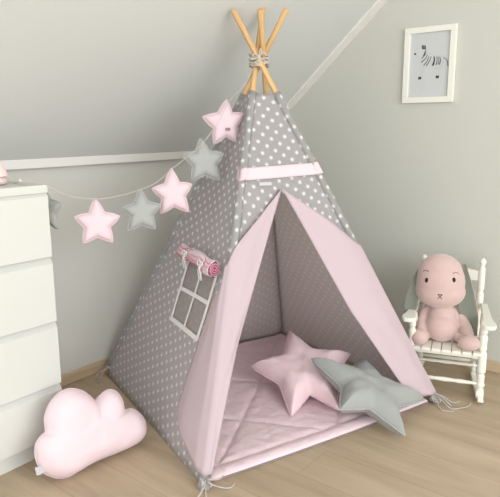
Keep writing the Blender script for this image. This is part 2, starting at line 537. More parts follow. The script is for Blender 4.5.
# pink ribbon band across the front, over both front poles
rows = []
for i in range(7):
    v = i/6; row = []
    for j in range(41):
        s = j/40*1.0
        z = (0.987+0.010*s) + 0.047*v
        edge = min(s, 1-s)
        row.append(fr(s, z, 0.007 + 0.014*math.exp(-(edge/0.035)**2)))
    # wrap round the poles on both sides
    zl, zr = 0.987+0.047*v, 0.997+0.047*v
    nl = face_frame('A', 'D'); nr = face_frame('C', 'B')
    cA = Vector((FA.x-AP.x, FA.y-AP.y, 0)).normalized(); cB = Vector((FB.x-AP.x, FB.y-AP.y, 0)).normalized()
    l1 = pole_pt('A', zl) + cA*0.020; l2 = pole_pt('A', zl) + nl*0.020 + (pole_pt('D', zl)-pole_pt('A', zl)).normalized()*0.012
    r1 = pole_pt('B', zr) + cB*0.020; r2 = pole_pt('B', zr) + nr*0.020 + (pole_pt('C', zr)-pole_pt('B', zr)).normalized()*0.014
    rows.append([l2, l1] + row + [r1, r2])
MB().grid(rows).build('ribbon_band', M['pinkband'], tp, smooth=True, solid=0.001)
b = MB()
c0 = fr(0.20, 0.978, 0.006); c1 = fr(0.35, 0.977, 0.006); dn = fr(0.2, 0.965, 0.007)-c0
b.grid([[c0, c0.lerp(c1, 0.5), c1], [c0+dn, c0.lerp(c1, 0.5)+dn, c1+dn]]).build('brand_label', M['label_white'], tp, solid=0.0008)

# door flaps: rolled back around the front poles, pink lining outwards
nAB, nAD, nCB = face_frame('A', 'B'), face_frame('A', 'D'), face_frame('C', 'B')
cA = Vector((FA.x-AP.x, FA.y-AP.y, 0)).normalized()
cB = Vector((FB.x-AP.x, FB.y-AP.y, 0)).normalized()
def wav(a, b_, c, amp): return amp*noise.noise(Vector((a, b_, c)))
def left_flap():
    rows = []
    NR, N1, N2 = 46, 14, 14
    apex = fr(0.441, 0.948)
    I = [(0, apex), (0.62, fr(0.075, 0.415)), (1, fr(0.012, 0.040)+Vector((0.012, 0.004, 0)))]
    E = [(0, pole_pt('A', 0.66)), (0.30, pole_pt('D', 0.548, OUT).lerp(pole_pt('A', 0.548, OUT), 0.869)), (0.9, (-1.440, -0.808, 0.150)), (1, (-1.448, -0.812, 0.115))]
    for i in range(NR+1):
        w = i/NR
        zp = 0.755 + (0.040-0.755)*w
        P = pole_pt('A', zp)
        a = piece(I, w); e = piece(E, w)
        row = []
        for j in range(N1):
            s = j/N1
            p = a.lerp(P, s) + nAB*(0.013 + 0.007*s + 0.012*math.sin(math.pi*s)*(0.4+0.6*w)) + nAB*wav(s*2, w*5, 7, 0.010)*math.sin(math.pi*s)
            row.append(p)
        for q in range(7):
            t = q/6
            d = (nAB*(1-t) + nAD*t + cA*0.6*math.sin(math.pi*t)).normalized()
            row.append(pole_pt('A', max(0.04, zp - 0.07*t*(1-w)**5)) + d*0.0215)
        P = pole_pt('A', max(0.04, zp - 0.07*(1-w)**5))
        for j in range(1, N2+1):
            s = j/N2
            row.append(P.lerp(e, s) + nAD*(0.0205*(1-s)+0.009 + 0.012*math.sin(math.pi*s)*w) + nAD*wav(s*2+4, w*4, 3, 0.008)*math.sin(math.pi*s))
        if i > NR-6:      # hem sweeps up from the foot towards the side corner
            pass
        rows.append(row)
    return MB().grid(rows).build('door_flap', M['pinkfab'], tp, smooth=True, solid=0.0018)
def right_flap():
    rows = []
    NR, N1, N2 = 46, 18, 6
    I = [(0, fr(0.444, 0.948)), (0.60, fr(0.735, 0.451)), (0.93, fr(0.865, 0.085)), (1, fr(0.92, 0.048))]
    for i in range(NR+1):
        w = i/NR
        P = pole_pt('B', 0.700 + (0.045-0.700)*w)
        a = piece(I, w)
        row = []
        for j in range(N1):
            s = j/N1
            row.append(a.lerp(P, s) + nAB*(0.013 + 0.008*s + 0.016*math.sin(math.pi*s)) + nAB*wav(s*2, w*4, 11, 0.010)*math.sin(math.pi*s))
        for q in range(6):
            t = q/5
            d = (nAB*(1-t) + nCB*t + cB*0.6*math.sin(math.pi*t)).normalized()
            row.append(P + d*0.0215)
        wr = 0.02 + 0.13*math.sin(math.pi*min(1, w*0.9+0.05))
        dC = (pole_pt('C', P.z)-pole_pt('B', P.z)).normalized()
        for j in range(1, N2+1):
            row.append(P + dC*wr*j/N2 + nCB*(0.021-0.010*j/N2))
        rows.append(row)
    return MB().grid(rows).build('door_flap', M['pinkfab'], tp, smooth=True, solid=0.0018)
left_flap(); right_flap()

# window on the left side: white tape frame, four sheer panes, rolled curtain
def plane_pt(s, z, push):
    l = pole_pt('D', z, OUT); r = pole_pt('A', z, OUT)
    t = (z-ZB)/(ZT-ZB)
    return l.lerp(r, s) + nAD*(push - 0.012*math.sin(math.pi*s)*(0.3+math.sin(math.pi*t)))
WTL, WTR, WBL, WBR = (0.385, 0.655), (0.842, 0.668), (0.425, 0.402), (0.757, 0.396)
def wpt(u, v, push=0.004):
    """u across, v down, corners in (s, z)"""
    s = (WTL[0]*(1-u)+WTR[0]*u)*(1-v) + (WBL[0]*(1-u)+WBR[0]*u)*v
    z = (WTL[1]*(1-u)+WTR[1]*u)*(1-v) + (WBL[1]*(1-u)+WBR[1]*u)*v
    return plane_pt(s, z, push)
wfm = MB()
def strip(u0, v0, u1, v1, wd=0.0085):
    n = 10; ra, rb = [], []
    d = (wpt(u1, v1)-wpt(u0, v0)).normalized(); e = d.cross(nAD).normalized()
    for i in range(n+1):
        p = wpt(u0+(u1-u0)*i/n, v0+(v1-v0)*i/n, 0.0065)
        ra.append(p-e*wd); rb.append(p+e*wd)
    wfm.grid([ra, rb])
strip(0, 0, 0, 1.02); strip(1, 0, 1, 1.02); strip(-0.02, 1, 1.02, 1, 0.010); strip(0, 0.5, 1, 0.5); strip(0.5, 0, 0.5, 1, 0.006); strip(0, 0.0, 1, 0.0)
wfo = wfm.build('window_frame', M['tie'], tp, solid=0.0012)
for uu0 in (0, 0.5):
    for vv0 in (0, 0.5):
        rows = [[wpt(uu0+0.5*i/6, vv0+0.5*j/6, 0.0045) for i in range(7)] for j in range(7)]
        uvs = [[((uu0+0.5*i/6)*0.27, (vv0+0.5*j/6)*0.27) for i in range(7)] for j in range(7)]
        MB().grid(rows, 0, uvs).build('window_pane', M['fab_pane'], tp, smooth=True, solid=0.0006)
# rolled curtain
ra = plane_pt(0.315, 0.674, 0.030); rb = plane_pt(0.885, 0.660, 0.036)
ax = (rb-ra).normalized(); e1 = nAD; e2 = ax.cross(e1).normalized()
b = MB(); rws = []
for i in range(41):
    t = i/40
    pinch = 1 - 0.22*math.exp(-((t-0.30)/0.03)**2) - 0.22*math.exp(-((t-0.80)/0.03)**2)
    c = ra.lerp(rb, t) + e2*0.006*math.sin(t*9)
    row = []
    for j in range(25):
        a = 2*math.pi*j/24
        rad = (0.026+0.004*t)*pinch*(1+0.10*math.sin(3*a+t*6)+0.05*math.sin(9*t+5*a)) if j < 24 else None
        if j == 24: row.append(row[0].copy()); continue
        row.append(c + e1*rad*math.cos(a)*0.85 + e2*rad*math.sin(a))
    rws.append(row)
b.grid(rws)
cr = b.build('curtain_roll', M['pinkband'], tp, smooth=True, solid=0.0015)
# the spiral of rolled layers at each end and the deeper pink folds along the roll
sb = MB()
for c, sgn in ((ra, -1), (rb, 1)):
    pts = []
    for i in range(60):
        a = i/59*math.pi*5.0; rd = 0.004+0.021*i/59
        pts.append(c + ax*sgn*0.002 + e1*rd*0.85*math.cos(a) + e2*rd*math.sin(a))
    sb.tube(pts, 0.0024, 6)
for a0 in (0.3, 0.8, 1.3, -0.3, -0.8):
    pts = [ra.lerp(rb, i/30) + e1*0.85*0.0285*math.cos(a0+0.25*math.sin(i*0.5)) + e2*0.0290*math.sin(a0+0.25*math.sin(i*0.5))+e2*0.006*math.sin(i/30*9) for i in range(31)]
    sb.tube(pts, 0.0022, 6)
sb.build('curtain_edge', M['pinkdeep'], cr, smooth=True)
for t in (0.30, 0.80):
    b = MB(); c = ra.lerp(rb, t) + e2*0.006*math.sin(t*9)
    pts = [c + (e1*0.85*math.cos(a)+e2*math.sin(a))*0.0275 for a in [2*math.pi*k/20 for k in range(21)]]
    b.tube(pts, 0.003, 6)
    k0 = c + e1*0.028
    up = Vector((0, 0, 1))
    up = (up - nAD*up.dot(nAD)).normalized()
    for sg in (-1, 1):
        b.tube(catmull([k0, k0+ax*sg*0.012+up*0.012+e1*0.004, k0+ax*sg*0.024+up*0.004+e1*0.004, k0+ax*sg*0.014-up*0.008+e1*0.003, k0], 5), 0.0026, 6)
        b.tube(catmull([k0, k0+ax*sg*0.007-up*0.022, k0+ax*sg*0.013-up*0.042-e1*0.010, k0+ax*sg*0.010-up*0.060-e1*0.018], 5), 0.0028, 6)
    b.build('curtain_tie', M['tie'], tp, smooth=True)

# lashing where the poles cross
b = MB()
for q in range(7):
    pts = []
    z0 = 1.433 + 0.0055*q
    cc = AP + hv*0.0 + hr*0.010; cc.z = z0
    for k in range(33):
        a = 2*math.pi*k/32
        rx = 0.039+0.0015*math.sin(q*2.1); ry = 0.056
        pts.append(cc + hr*rx*math.cos(a) + hv*ry*math.sin(a) + Vector((0, 0, 0.006*math.sin(a*2+q*1.3)+0.008*math.cos(a)*(1 if q % 2 else -1))))
    b.tube(pts, 0.0032, 6)
kn = AP - hv*0.058 + hr*0.008 + Vector((0, 0, 0.012))
for dx, dz in ((0.03, 0.018), (-0.026, 0.012), (0.012, 0.030), (-0.034, -0.006), (0.036, -0.004)):
    b.tube(catmull([kn, kn+hr*dx*0.6+Vector((0,0,dz*1.1))-hv*0.006, kn+hr*dx+Vector((0,0,dz*0.3))-hv*0.004], 6), 0.0028, 6)
b.lathe([(0.002, -0.008), (0.008, -0.004), (0.009, 0.0), (0.008, 0.005), (0.002, 0.009)], 12, kn, axis=-hv)
b.build('lashing', M['cord'], tp, smooth=True)

# tie cords at the feet
def foot_tie(k, dirs, zt, cmat):
    P = pole_pt(k, zt); b = MB()
    for q in range(3):
        pts = [P + Vector((0,0,0.004*q-0.004)) + (Vector((math.cos(a), math.sin(a), 0.12*math.sin(a+q)))*0.0185) for a in [2*math.pi*j/18 for j in range(19)]]
        b.tube(pts, 0.0024, 6)
    for pth in dirs:
        b.tube(catmull([P]+[Vector(p) for p in pth], 6), [0.0026]*(6*len(pth)) + [0.0016], 6)
    b.build('foot_tie', cmat, tp, smooth=True)
V = Vector
foot_tie('A', [[(-1.615,-1.100,0.035), (-1.660,-1.110,0.012), (-1.700,-1.095,0.0035), (-1.735,-1.100,0.0035)],
               [(-1.600,-1.108,0.045), (-1.575,-1.125,0.040), (-1.545,-1.120,0.036)],
               [(-1.600,-1.108,0.03), (-1.570,-1.135,0.010), (-1.545,-1.150,0.0035), (-1.515,-1.145,0.0035)],
               [(-1.620,-1.105,0.02), (-1.67,-1.16,0.0035), (-1.72,-1.19,0.0035)]], 0.030, M['greytie'])
foot_tie('B', [[(-0.520,-1.475,0.03), (-0.525,-1.52,0.0035), (-0.495,-1.555,0.0035), (-0.455,-1.575,0.0035), (-0.41,-1.57,0.0035)],
               [(-0.520,-1.47,0.045), (-0.530,-1.50,0.035), (-0.525,-1.525,0.015)],
               [(-0.530,-1.46,0.02), (-0.560,-1.495,0.0035), (-0.555,-1.525,0.0035), (-0.54,-1.545,0.0035)],
               [(-0.49,-1.475,0.03), (-0.465,-1.51,0.0035), (-0.43,-1.53,0.0035)]], 0.055, M['greytie'])
foot_tie('D', [[(-1.235,-0.075,0.03), (-1.265,-0.085,0.006), (-1.300,-0.10,0.0035)],
               [(-1.235,-0.065,0.03), (-1.255,-0.05,0.014), (-1.275,-0.065,0.0035), (-1.285,-0.12,0.0035)]], 0.045, M['greytie'])
# gathered sleeve ends that flare at the feet
for k in 'AB':
    P0 = pole_pt(k, 0.0); b = MB(); rws = []; ur = []
    for i in range(7):
        z = 0.05-0.045*i/6; c = pole_pt(k, z)
        rws.append([c + Vector((math.cos(a), math.sin(a), 0))*(0.0155+0.009*(i/6)**2)*(1+0.13*math.sin(6*a)*(i/6)) for a in [2*math.pi*j/36 for j in range(37)]])
        ur.append([(j/36*0.12+0.017, z) for j in range(37)])
    b.grid(rws, 0, ur).build('sleeve_end', M['fab_out'], tp, smooth=True, solid=0.001)

# ------------------------------------------------------------------ quilted mat
def quilt():
    mt = thing('play_mat', 'pink quilted floor mat with grey edging inside the teepee', 'mat', (-0.87, -0.76, 0))
    a0 = V((-1.566, -1.078, 0)); b0 = V((-0.530, -1.424, 0)); c0 = V((-0.238, -0.420, 0)); d0 = V((-1.186, -0.092, 0))
    N = 170
    def base(u, v):
        p = a0.lerp(b0, u).lerp(d0.lerp(c0, u), v)
        bulge = 0.012*math.sin(math.pi*u)*max(0, 1-v*3)
        return p + nAB_h*bulge
    rows = []
    bot = []
    for i in range(N+1):
        v = i/N; row = []; rb_ = []
        for j in range(N+1):
            u = j/N
            p = base(u, v)
            # distance (in mat units) to the nearest seam
            ds = []
            ins = 0.055 < u < 0.945 and 0.055 < v < 0.945
            for q in range(-2, 3):
                if ins or True: ds.append(abs((u-v)-0.5*q)/1.414)
            for q in range(0, 5):
                ds.append(abs((u+v)-0.05-0.5*q)/1.414)
            if not ins: ds = [1]
            ds += [abs(u-0.055), abs(u-0.945), abs(v-0.055), abs(v-0.945)]
            d = min(ds)
            h = 0.0160 + 0.0085*(1-math.exp(-(d/0.011)))
            e = min(u, 1-u, v, 1-v)
            h *= 0.45+0.55*min(1, math.sqrt(e/0.025))
            h += 0.0025*noise.noise(V((u*9, v*16, 0))) + 0.0026*noise.noise(V((u*30, v*30, 3)))*(1 if e > 0.01 else 0)
            row.append(p+V((0, 0, h))); rb_.append(p+V((0, 0, 0.002)))
        rows.append(row); bot.append(rb_)
    b = MB(); b.grid(rows); b.grid(bot)
    nc = N+1; o = nc*nc
    ring = [j for j in range(nc)] + [i*nc+N for i in range(1, nc)] + [N*nc+j for j in range(N-1, -1, -1)] + [i*nc for i in range(N-1, 0, -1)]
    for k in range(len(ring)):
        p, q = ring[k], ring[(k+1) % len(ring)]
        b.f.append([p, q, q+o, p+o]); b.mi.append(0)
    b.build('quilted_top', M['pinkmat'], mt, smooth=True)
    e = MB()
    pts = [base(k/40, 0) for k in range(41)] + [base(1, k/40) for k in range(1, 41)] + [base(1-k/40, 1) for k in range(1, 41)] + [base(0, 1-k/40) for k in range(1, 40)]
    pts = [p + V((0, 0, 0.0065+0.0015*noise.noise(p*14))) for p in pts]
    e.tube(pts+[pts[0]], 0.0032, 8)
    e.build('edging', M['gray_edge'], mt, smooth=True)
nAB_h = V((nAB.x, nAB.y, 0)).normalized()
quilt()

# ------------------------------------------------------------------ stuffed cushions
def dseg(p, a, b_):
    ab = b_-a; t = max(0, min(1, (p-a).dot(ab)/ab.length_squared))
    return (p-(a+ab*t)).length
def star_outline(tips, inner=0.50, puff=0.028, blunt=0.045):
    """rounded five-pointed outline through the given tips, listed clockwise from the top"""
    c = V((0, 0)); T = [V(t) for t in tips]
    R = sum(t.length for t in T)/5
    out = []
    for k in range(5):
        a, b_ = T[k], T[(k+1) % 5]
        mid = (a.normalized()+b_.normalized()).normalized()
        notch = mid*(a.length+b_.length)/2*inner
        prev_mid = (T[k-1].normalized()+a.normalized()).normalized()*(T[k-1].length+a.length)/2*inner
        # blunt tip
        e1 = (prev_mid-a).normalized(); e2 = (notch-a).normalized()
        r_ = R*blunt
        out += [a+e1*r_, a+(e1+e2)*r_*0.18, a+e2*r_]
        m = 7
        for i in range(1, m):
            t = i/m
            q = (a+e2*r_).lerp(notch, t)
            nrm = V((-e2.y, e2.x))
            if nrm.dot(mid-a.normalized()) < 0: nrm = -nrm
            out.append(q + nrm*R*puff*math.sin(math.pi*t))
        out.append(notch*1.015)
        e3 = (b_-notch).normalized()
        for i in range(1, m):
            t = i/m
            q = notch.lerp(b_, t*0.955)
            nrm = V((-e3.y, e3.x))
            if nrm.dot(mid-b_.normalized()) < 0: nrm = -nrm
            out.append(q + nrm*R*puff*math.sin(math.pi*t))
    return out
def pillow(name, outline, thick, falloff, M4, mat, seam, parent=None, rings=16, wr=0.004, flange=0.004, smooth_it=10, bend=None):
    n = len(outline)
    cen = V((0, 0))
    P2 = [cen]
    for k in range(1, rings+1):
        f = (k/rings)**0.85
        P2 += [cen+(p-cen)*f for p in outline]
    idx = lambda k, j: 0 if k == 0 else 1+(k-1)*n+(j % n)
    H = []
    for p in P2:
        d = min(dseg(p, outline[j], outline[(j+1) % n]) for j in range(n))
        x = min(1, d/falloff)
        H.append(thick/2*math.sqrt(max(0, 1-(1-x)**2)))
    for j in range(n): H[idx(rings, j)] = 0
    for it in range(smooth_it):
        H2 = H[:]
        for k in range(0, rings):
            for j in range(n if k else 1):
                if k == 0: nb = [idx(1, q) for q in range(n)]
                else: nb = [idx(k-1, j), idx(k+1, j), idx(k, j-1), idx(k, j+1)]
                H2[idx(k, j)] = 0.5*H[idx(k, j)] + 0.5*sum(H[q] for q in nb)/len(nb)
        H = H2
    vs = []
    for sg in (1, -1):
        for i, p in enumerate(P2):
            k = 0 if i == 0 else (i-1)//n+1
            edge = max(0.0, 1-k/rings)
            w = wr*noise.noise(V((p.x*22, p.y*22, sg*3.0)))*min(1, edge*5)
            # short gathers running in from the seam
            if rings-5 < k < rings: w += wr*0.45*math.sin(i*1.9)*(k-(rings-5))/5
            z = sg*(H[i]+w)
            if bend: z += bend(p)
            vs.append(M4 @ V((p.x, p.y, z)))
    fs = []; tot = len(P2)
    for sg, o in ((1, 0), (-1, tot)):
        for j in range(n):
            f = [o+0, o+idx(1, j), o+idx(1, j+1)]
            fs.append(f if sg > 0 else f[::-1])
        for k in range(1, rings):
            for j in range(n):
                f = [o+idx(k, j), o+idx(k+1, j), o+idx(k+1, j+1), o+idx(k, j+1)]
                fs.append(f if sg > 0 else f[::-1])
    b = MB().add(vs, fs)
    o = b.build(name, mat, parent, smooth=True)
    bm = bmesh.new(); bm.from_mesh(o.data); bmesh.ops.remove_doubles(bm, verts=bm.verts, dist=0.0002)
    bmesh.ops.recalc_face_normals(bm, faces=bm.faces); bm.to_mesh(o.data); bm.free()
    for p in o.data.polygons: p.use_smooth = True
    # stitched seam flange round the edge
    s = MB(); r1, r2 = [], []
    for j in range(n+1):
        p = outline[j % n]; z = bend(p) if bend else 0
        a, c = outline[(j-1) % n], outline[(j+1) % n]
        t = (c-a).normalized(); nr = V((t.y, -t.x))
        if nr.dot(p) < 0: nr = -nr
        r1.append(M4 @ V((p.x-nr.x*0.002, p.y-nr.y*0.002, z))); r2.append(M4 @ V((p.x+nr.x*flange, p.y+nr.y*flange, z+0.0008*math.sin(j*2.3))))
    s.grid([r1, r2])
    so = s.build('seam', seam, o if parent is None else parent, smooth=True, solid=0.0022, world=True)
    return o
def plane_matrix(c, n):
    n = V(n).normalized(); up = V((0,0,1)) - n*n.z; up.normalize()
    ri = up.cross(n)
    mm = Matrix((ri, up, n)).transposed().to_4x4(); mm.translation = V(c)
    return mm
def ori(o, c):
    """move a mesh object's origin to c, keeping the shape in place"""
    o.data.transform(Matrix.Translation(-V(c))); o.location = V(c)
    for ch in [x for x in col.objects if x.parent == o]:
        ch.data.transform(Matrix.Translation(-V(c)))

tipsP = [(-0.113, 0.270), (0.191, 0.147), (0.180, -0.184), (-0.014, -0.244), (-0.243, 0.011)]
o = pillow('star_cushion', star_outline(tipsP, 0.52, 0.004, 0.025), 0.115, 0.065, plane_matrix((-0.829, -0.968, 0.126), (-0.331, -0.150, 0.932)), M['pinkcush'], M['pinkseam'], smooth_it=16, wr=0.007, bend=lambda p: -0.25*p.length_squared*(1 if p.y < 0 else 0.3))
tag(o, 'big pink star cushion lying on the quilted mat, behind the grey star cushion', 'cushion', 'star cushions on the mat')
ori(o, (-0.829, -0.968, 0.03))
tipsG = [(-0.032, 0.264), (0.193, 0.119), (0.199, -0.199), (-0.129, -0.213), (-0.231, 0.029)]
o = pillow('star_cushion', star_outline(tipsG, 0.49, 0.004, 0.025), 0.110, 0.065, plane_matrix((-0.831, -1.284, 0.128), (0.050, -0.381, 0.923)), M['greycush'], M['greyseam'], smooth_it=16, wr=0.007)
tag(o, 'big grey star cushion leaning over the front edge of the mat', 'cushion', 'star cushions on the mat')
ori(o, (-0.831, -1.284, 0.04))

cloud_px = [(-0.158, -0.129), (-0.197, -0.093), (-0.213, -0.048), (-0.210, -0.001), (-0.191, 0.026), (-0.166, 0.038), (-0.162, 0.082), (-0.138, 0.125), (-0.097, 0.152), (-0.055, 0.156), (-0.010, 0.134), (0.020, 0.100), (0.034, 0.081), (0.056, 0.098), (0.093, 0.107), (0.124, 0.087), (0.141, 0.049), (0.142, 0.014), (0.170, 0.009), (0.202, -0.020), (0.220, -0.059), (0.214, -0.102), (0.182, -0.125), (0.131, -0.131), (0.060, -0.130), (-0.009, -0.129), (-0.076, -0.138), (-0.119, -0.142)]
out = [V((p.x, p.y)) for p in catmull([(x, y, 0) for x, y in cloud_px + cloud_px[:1]], 3)[:-1]]
mc = plane_matrix((-1.728, -0.650, 0.140), (-0.131, -0.966, 0.221))
o = pillow('cloud_cushion', out, 0.130, 0.085, mc, M['cloud'], M['pinkseam'], rings=18, wr=0.004, flange=0.001, smooth_it=12)
tag(o, 'pale pink cloud-shaped cushion leaning on the white chest', 'cushion')
b = MB()
b.grid([[mc @ V((-0.190, -0.085, 0.012)), mc @ V((-0.190, -0.058, 0.012))], [mc @ V((-0.212, -0.090, 0.016)), mc @ V((-0.214, -0.062, 0.016))], [mc @ V((-0.222, -0.090, 0.008)), mc @ V((-0.224, -0.062, 0.008))]])
b.build('side_label', M['label_white'], o, solid=0.0012)
ori(o, (-1.728, -0.62, 0.0))

# ------------------------------------------------------------------ garland of stuffed stars
GS = {
    's1': ((-1.048, -0.716, 1.205), (-0.621, -0.782, 0.050), [(0.007, 0.094), (0.084, 0.038), (0.049, -0.075), (-0.048, -0.082), (-0.092, 0.026)]),
    's2': ((-1.154, -0.694, 1.056), (-0.504, -0.858, 0.101), [(-0.012, 0.092), (0.085, 0.029), (0.063, -0.076), (-0.053, -0.072), (-0.084, 0.027)]),
    's3': ((-1.281, -0.644, 0.938), (-0.600, -0.800, 0.000), [(-0.004, 0.098), (0.075, 0.034), (0.060, -0.075), (-0.050, -0.077), (-0.081, 0.020)]),
    's4': ((-1.414, -0.608, 0.876), (-0.497, -0.864, 0.079), [(-0.001, 0.088), (0.076, 0.024), (0.050, -0.067), (-0.054, -0.066), (-0.071, 0.020)]),
    's5': ((-1.580, -0.555, 0.849), (-0.552, -0.833, 0.050), [(-0.002, 0.091), (0.082, 0.023), (0.052, -0.072), (-0.054, -0.069), (-0.078, 0.027)]),
    's6': ((-1.697, -0.420, 0.902), (-0.60, -0.80, 0.0), [(-0.012, 0.083), (0.070, 0.025), (0.048, -0.070), (-0.050, -0.070), (-0.078, 0.024)]),
}
LB = {
    's1': 'pink stuffed star highest on the garland, beside the pole tops',
    's2': 'grey stuffed star on the garland, just below the highest pink star',
    's3': 'middle pink stuffed star on the garland, between the two grey ones',
    's4': 'grey stuffed star hanging in front of bare wall, between two pink stars',
    's5': 'pink stuffed star on the garland nearest to the white chest',
    's6': 'grey stuffed star half hidden behind the chest corner',
}
for k, (c, n_, tips) in GS.items():
    pink = k in ('s1', 's3', 's5')
    mm = plane_matrix(c, n_)
    if k == 's6': mm = plane_matrix((-1.697, -0.420, 0.902), (-0.97, -0.27, 0.0))
    o = pillow('stuffed_star', star_outline(tips, 0.54), 0.042 if k != 's6' else 0.03, 0.030, mm, M['pinkstar' if pink else 'greystar'], M['pinkseam' if pink else 'greyseam'], rings=10, wr=0.0015, flange=0.0025, smooth_it=5)
    tag(o, LB[k], 'star ornament', 'stuffed stars on the garland')
    if k == 's1':
        MB().grid([[mm @ V((x, y, 0.0235)) for x in (-0.004, 0.006, 0.016)] for y in (-0.030, -0.018)]).build('sewn_label', M['label'], o, solid=0.001)
    ori(o, c)
kn0 = AP - hr*0.028 + V((0, 0, -0.004))
cpts = [kn0, (-0.965, -0.775, 1.390), (-0.995, -0.760, 1.345), (-1.046, -0.742, 1.296), (-1.105, -0.735, 1.215), (-1.162, -0.715, 1.145), (-1.203, -0.690, 1.100), (-1.287, -0.652, 1.035), (-1.347, -0.630, 0.988), (-1.411, -0.614, 0.964), (-1.496, -0.590, 0.946), (-1.579, -0.562, 0.939), (-1.665, -0.530, 0.955), (-1.734, -0.506, 0.992), (-1.745, -0.495, 1.004), (-1.775, -0.470, 1.0025), (-1.80, -0.42, 1.0025), (-1.785, -0.37, 1.0025), (-1.765, -0.36, 1.0025), (-1.77, -0.34, 1.0025), (-1.80, -0.33, 1.0025)]
o = MB().tube(catmull(cpts, 6), 0.0012, 6).build('garland_cord', M['cord'], None, smooth=True)
tag(o, 'thin cream cord strung from the pole tops down to the chest', 'cord')
# loop end of the cord that carries the half-hidden star
MB().tube(catmull([(-1.745, -0.497, 1.002), (-1.7300, -0.480, 0.997), (-1.712, -0.440, 0.990), (-1.697, -0.417, 0.984)], 5), 0.0015, 6).build('cord_loop', M['cord'], o, smooth=True)
b = MB(); b.lathe([(0.002, -0.006), (0.006, -0.003), (0.007, 0), (0.006, 0.003), (0.002, 0.006)], 14, (-1.757, -0.36, 1.0075)).build('end_bead', M['tie'], o, smooth=True)
ori(o, AP)

# ------------------------------------------------------------------ framed zebra print on the right wall
PY0, PY1, PZ0, PZ1 = -1.001, -1.258, 1.303, 1.659
fr_ = thing('picture_frame', 'white framed drawing of a zebra on the right wall', 'picture', (-0.001, (PY0+PY1)/2, PZ0))
b = MB(); w_ = 0.027
b.box((-0.020, PY1, PZ0), (-0.001, PY0, PZ0+w_)).box((-0.020, PY1, PZ1-w_), (-0.001, PY0, PZ1))
b.box((-0.020, PY1, PZ0+w_), (-0.001, PY1+w_, PZ1-w_)).box((-0.020, PY0-w_, PZ0+w_), (-0.001, PY0, PZ1-w_))
b.build('frame', M['frame'], fr_, bevel=0.0015)
pr_ = MB().box((-0.008, PY1+w_-0.002, PZ0+w_-0.002), (-0.004, PY0-w_+0.002, PZ1-w_+0.002)).build('print', M['paper'], fr_)
zb = MB()
def zp(cx, cy):
    """crop-sheet coordinates of the drawing to the wall"""
    u = (cx-46)/266.0; v = (cy-(77-35*u))/(383+30*u)
    return V((-0.0088, PY0+(PY1-PY0)*u, PZ1+(PZ0-PZ1)*v))
def stroke(pts, w0, w1=None):
    pts = [zp(*p) for p in pts]; pts = catmull(pts, 5) if len(pts) > 2 else pts
    n = len(pts); w1 = w0 if w1 is None else w1; L, R = [], []
    for i, p in enumerate(pts):
        d = (pts[min(i+1, n-1)]-pts[max(i-1, 0)]).normalized(); e = V((0, -d.z, d.y)); w = w0+(w1-w0)*i/(n-1)
        L.append(p-e*w); R.append(p+e*w)
    zb.grid([L, R])
for q in range(3):
    stroke([(140+q*7, 175), (138+q*7.5, 158)], 0.0022, 0.0028)
stroke([(138, 176), (158, 174)], 0.0022)
stroke([(98, 200), (106, 206)], 0.0042, 0.0036)
for a, m_, c in (((157, 178), (153, 196), (146, 212)), ((160, 190), (152, 210), (138, 226)), ((168, 204), (158, 226), (136, 246)),
                 ((176, 214), (168, 238), (150, 262)), ((187, 214), (180, 238), (164, 264)),
                 ((200, 214), (203, 236), (195, 264)), ((206, 214), (206, 236), (201, 262)), ((217, 214), (219, 236), (214, 258)), ((232, 216), (237, 234), (232, 256)), ((226, 216), (228, 236), (224, 256))):
    stroke([a, m_, c], 0.0013, 0.0021)
stroke([(250, 218), (264, 228), (273, 244), (276, 264)], 0.0010, 0.0022)
for cx, cy in ((133, 328), (225, 321)):
    stroke([(cx-8, cy+1), (cx+8, cy-1)], 0.0062)
zb.build('zebra_drawing', M['ink'], pr_, solid=0.0002)
bm_ = MB()
bw = base_mat('ink_pale', (188, 190, 192), 0.6, 0.0)
_z = zb; zb = MB()
stroke([(98, 192), (120, 172), (150, 168), (162, 188), (200, 208), (245, 212), (250, 240), (240, 262)], 0.0006)
stroke([(98, 206), (118, 214), (140, 224), (138, 262)], 0.0006)
stroke([(138, 262), (134, 300), (133, 322)], 0.0006); stroke([(152, 266), (146, 300), (141, 322)], 0.0006)
stroke([(222, 262), (222, 300), (218, 316)], 0.0006); stroke([(240, 262), (234, 300), (232, 316)], 0.0006)
zb.build('pale_outline', bw, pr_, solid=0.0001)

# ------------------------------------------------------------------ child's rocking chair
CO = V((-0.426, -1.452, 0)); CR = math.atan2(-0.95, 0.32)
CM = Matrix.Translation(CO) @ Matrix.Rotation(CR, 4, 'Z')
chair = thing('rocking_chair', "small white wooden rocking chair with a slatted seat, holding the plush bunny", 'chair', CO, CR)
def cpart(b, name, mat=None, parent=None, **kw):
    """mesh written in the chair's own axes"""
    return b.build(name, mat or M['chair'], parent or chair, world=False, **kw)
def turned(L, r, rings, n=20):
    """profile of a turned post of length L: rings = [(z, scale)]"""
    out = []
    for z, s_ in rings: out.append((r*s_, z*L))
    return out
ZR0 = 0.034
front_rings = [(0, .85), (.03, 1.0), (.08, 1.0), (.085, .7), (.11, .7), (.12, 1.1), (.15, 1.15), (.17, .95), (.28, 1.0), (.30, .8), (.315, .8), (.33, 1.15), (.43, 1.15), (.45, 1.15), (.60, 1.15), (.62, .8), (.64, .8), (.66, 1.05), (.74, .95), (.82, 1.1), (.86, .8), (.88, .8), (.90, 1.0), (1.0, .9)]
